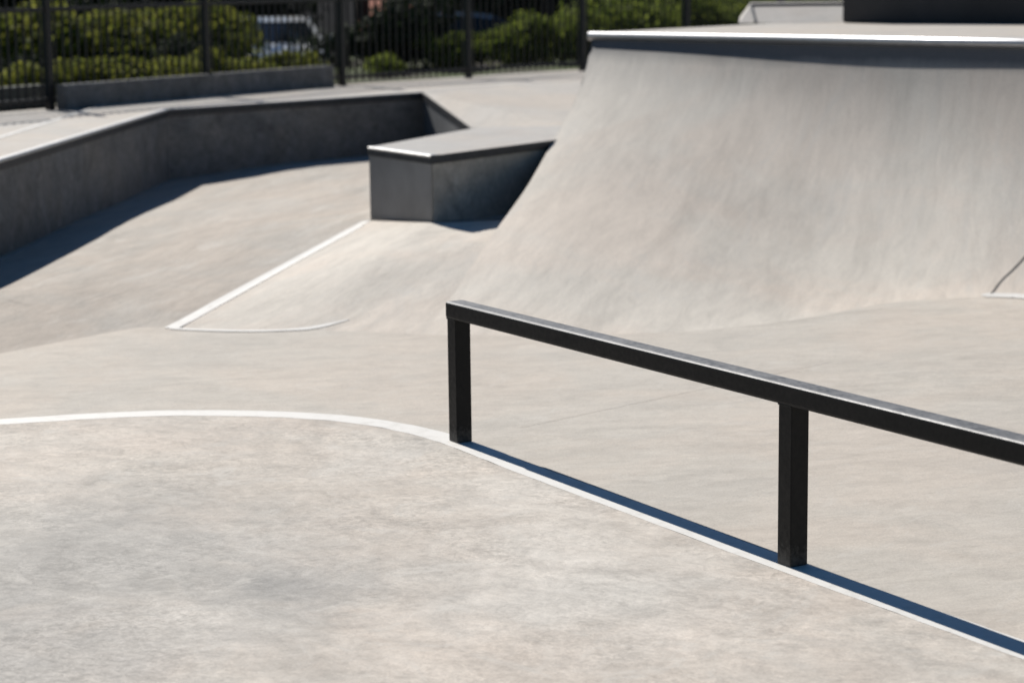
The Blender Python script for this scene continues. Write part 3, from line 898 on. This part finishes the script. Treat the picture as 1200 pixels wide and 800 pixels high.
tree(2.8, 38.0, -.35, 5.4, 2.3, 30, 'dark tree between the dark blue car and the white car')
tree(-8.5, 50.0, -.35, 7.5, 3.2, 32, 'large dark tree across the car park on the left')
tree(-3.4, 52.0, -.35, 7.5, 3.0, 34, 'large dark tree left of the red planting bank')
tree(4.8, 52.0, -.35, 7.5, 3.2, 36, 'large dark tree right of the red planting bank')
tree(7.5, 42.0, -.35, 6.0, 2.8, 26, 'dark tree behind the right end of the fence')
# red mulch bank across the car park
bm = bmesh.new()
g_ = [[bm.verts.new((x, y, z+noise.noise(Vector((x*1.3, y, 0)))*.08)) for x in [-3.4+.28*k for k in range(17)]] for y, z in ((49.5, -.4), (50.5, .3), (53, .95), (57, 1.5), (62, 1.9), (66, 1.9))]
for a_, b_ in zip(g_, g_[1:]):
    for k in range(16): bm.faces.new([a_[k], a_[k+1], b_[k+1], b_[k]])
M_red = plain('red_mulch', (.36, .17, .13), 1, 0, .35, 5, spec=.1, bump=.5)
struct(obj('planting_bank', bm, M_red, smooth=True))

# ------------------------------------------------------------------ cars
M_tyre = plain('tyre_rubber', (.02, .02, .02), .85)
M_rim = plain('wheel_rim', (.5, .5, .52), .35, .9)
M_glass = plain('car_glass', (.012, .015, .018), .08, 0, .1, 4, .8)
M_lamp = plain('lamp_glass', (.7, .7, .7), .15, 0, .05)
M_rlamp = plain('tail_lamp', (.35, .02, .02), .2)
def car_paint(n, c):
    m = plain(n, c, .28, .25, .04, 3); m.node_tree.nodes['Principled BSDF'].inputs['Coat Weight'].default_value = .8
    return m
def car(x, y, z, rz, m, label, suv=False):
    t = thing('parked_car', label, 'car', (x, y, z), rz, None)
    H = 1.62 if suv else 1.34; Lc = 4.6; W_ = .88
    # side profile of the lower body and cabin along x
    xs = [-2.3, -2.22, -1.9, -1.4, -.7, 0, .8, 1.2, 1.7, 2.1, 2.28, 2.32]
    belt = [.62, .82, .90, .93, .95, .95, .94, .92, .86, .76, .66, .5]
    low = [.38, .26, .22, .2, .2, .2, .2, .2, .2, .22, .26, .34]
    half = [.70, .80, .85, W_, W_, W_, W_, W_, .86, .80, .70, .62]
    if suv: belt = [b*1.1 for b in belt]
    bm = bmesh.new(); rows = []
    for X, B_, Lw, hf in zip(xs, belt, low, half):
        sec = [(-hf*.93, Lw), (-hf, Lw+.14), (-hf*1.0, (B_+Lw)/2+.05), (-hf*.95, B_-.06), (-hf*.86, B_), (0, B_+.025), (hf*.86, B_), (hf*.95, B_-.06), (hf, (B_+Lw)/2+.05), (hf, Lw+.14), (hf*.93, Lw)]
        rows.append([bm.verts.new((X, a, b)) for a, b in sec])
    for a, b in zip(rows, rows[1:]):
        for k in range(len(a)-1): bm.faces.new([a[k], a[k+1], b[k+1], b[k]])
        bm.faces.new([a[-1], a[0], b[0], b[-1]])
    bm.faces.new(rows[0]); bm.faces.new(rows[-1][::-1])
    obj('body', bm, m, t, smooth=True)
    bt = .95 if not suv else 1.03
    cab = [(-2.05 if suv else -1.75, bt-.03, .74), (-1.75 if suv else -1.15, H-.07, .60), (-.9, H-.01, .61), (0, H, .62), (.45, H-.06, .61), (1.25, bt-.04, .74)]
    bm = bmesh.new(); rows = []
    for X, Z, hf in cab:
        b0 = bt-.06
        rows.append([bm.verts.new(v) for v in ((X, -.80, b0), (X, -hf, Z-.03), (X, -hf*.86, Z), (X, hf*.86, Z), (X, hf, Z-.03), (X, .80, b0))])
    for a, b in zip(rows, rows[1:]):
        for k in range(5): bm.faces.new([a[k], a[k+1], b[k+1], b[k]])
    obj('cabin_glass', bm, M_glass, t)
    bm = bmesh.new()  # roof panel and pillars
    rr_ = [(X, Z+.012, hf) for X, Z, hf in cab[1:5]]
    rows = [[bm.verts.new(v) for v in ((X, -hf-.015, Z-.05), (X, -hf*.86, Z), (X, hf*.86, Z), (X, hf+.015, Z-.05))] for X, Z, hf in rr_]
    for a, b in zip(rows, rows[1:]):
        for k in range(3): bm.faces.new([a[k], a[k+1], b[k+1], b[k]])
    for sgn in (-1, 1):
        for (i0, i1) in ((0, 1), (5, 4)):
            X0, Z0, h0 = cab[i0]; X1, Z1, h1 = cab[i1]
            tube(bm, [(X0, sgn*.79, Z0-.03), (X1, sgn*(h1+.01), Z1-.02)], .04, 6)
        tube(bm, [(-.25, sgn*.80, bt-.05), (-.2, sgn*.64, H-.03)], .035, 6)
    obj('roof', bm, m, t, smooth=False)
    for X in (-1.42, 1.42):
        for s_ in (-1, 1):
            bm = bmesh.new(); tube(bm, [(X, s_*.66, .33), (X, s_*.90, .33)], .33, 22)
            wh = obj('wheel', bm, M_tyre, t)
            bm = bmesh.new(); tube(bm, [(X, s_*.88, .33), (X, s_*.91, .33)], .20, 14)
            obj('rim', bm, M_rim, wh)
    for s_ in (-1, 1):
        bm = bmesh.new(); box(bm, (2.22, s_*.60, .66), (.14, .26, .12), 0, .02); obj('headlight', bm, M_lamp, t)
        bm = bmesh.new(); box(bm, (-2.24, s_*.62, .74), (.08, .24, .14), 0, .02); obj('tail_light', bm, M_rlamp, t)
        bm = bmesh.new(); box(bm, (.95, s_*.95, 1.0), (.12, .18, .12), 0, .03); obj('mirror', bm, m, t)
    return t
car(-.75, 41.5, -.35, R(3), car_paint('dark_blue_paint', (.03, .06, .11)), 'dark blue car parked beyond the fence in front of the red planting bank')
car(-4.15, 39.5, -.35, R(-80), car_paint('silver_paint', (.85, .86, .87)), 'pale silver car facing the fence, partly hidden by shrubs')
car(4.1, 41.8, -.35, R(-2), car_paint('white_paint', (.75, .75, .75)), 'white car end seen between fence post and quarter pipe')
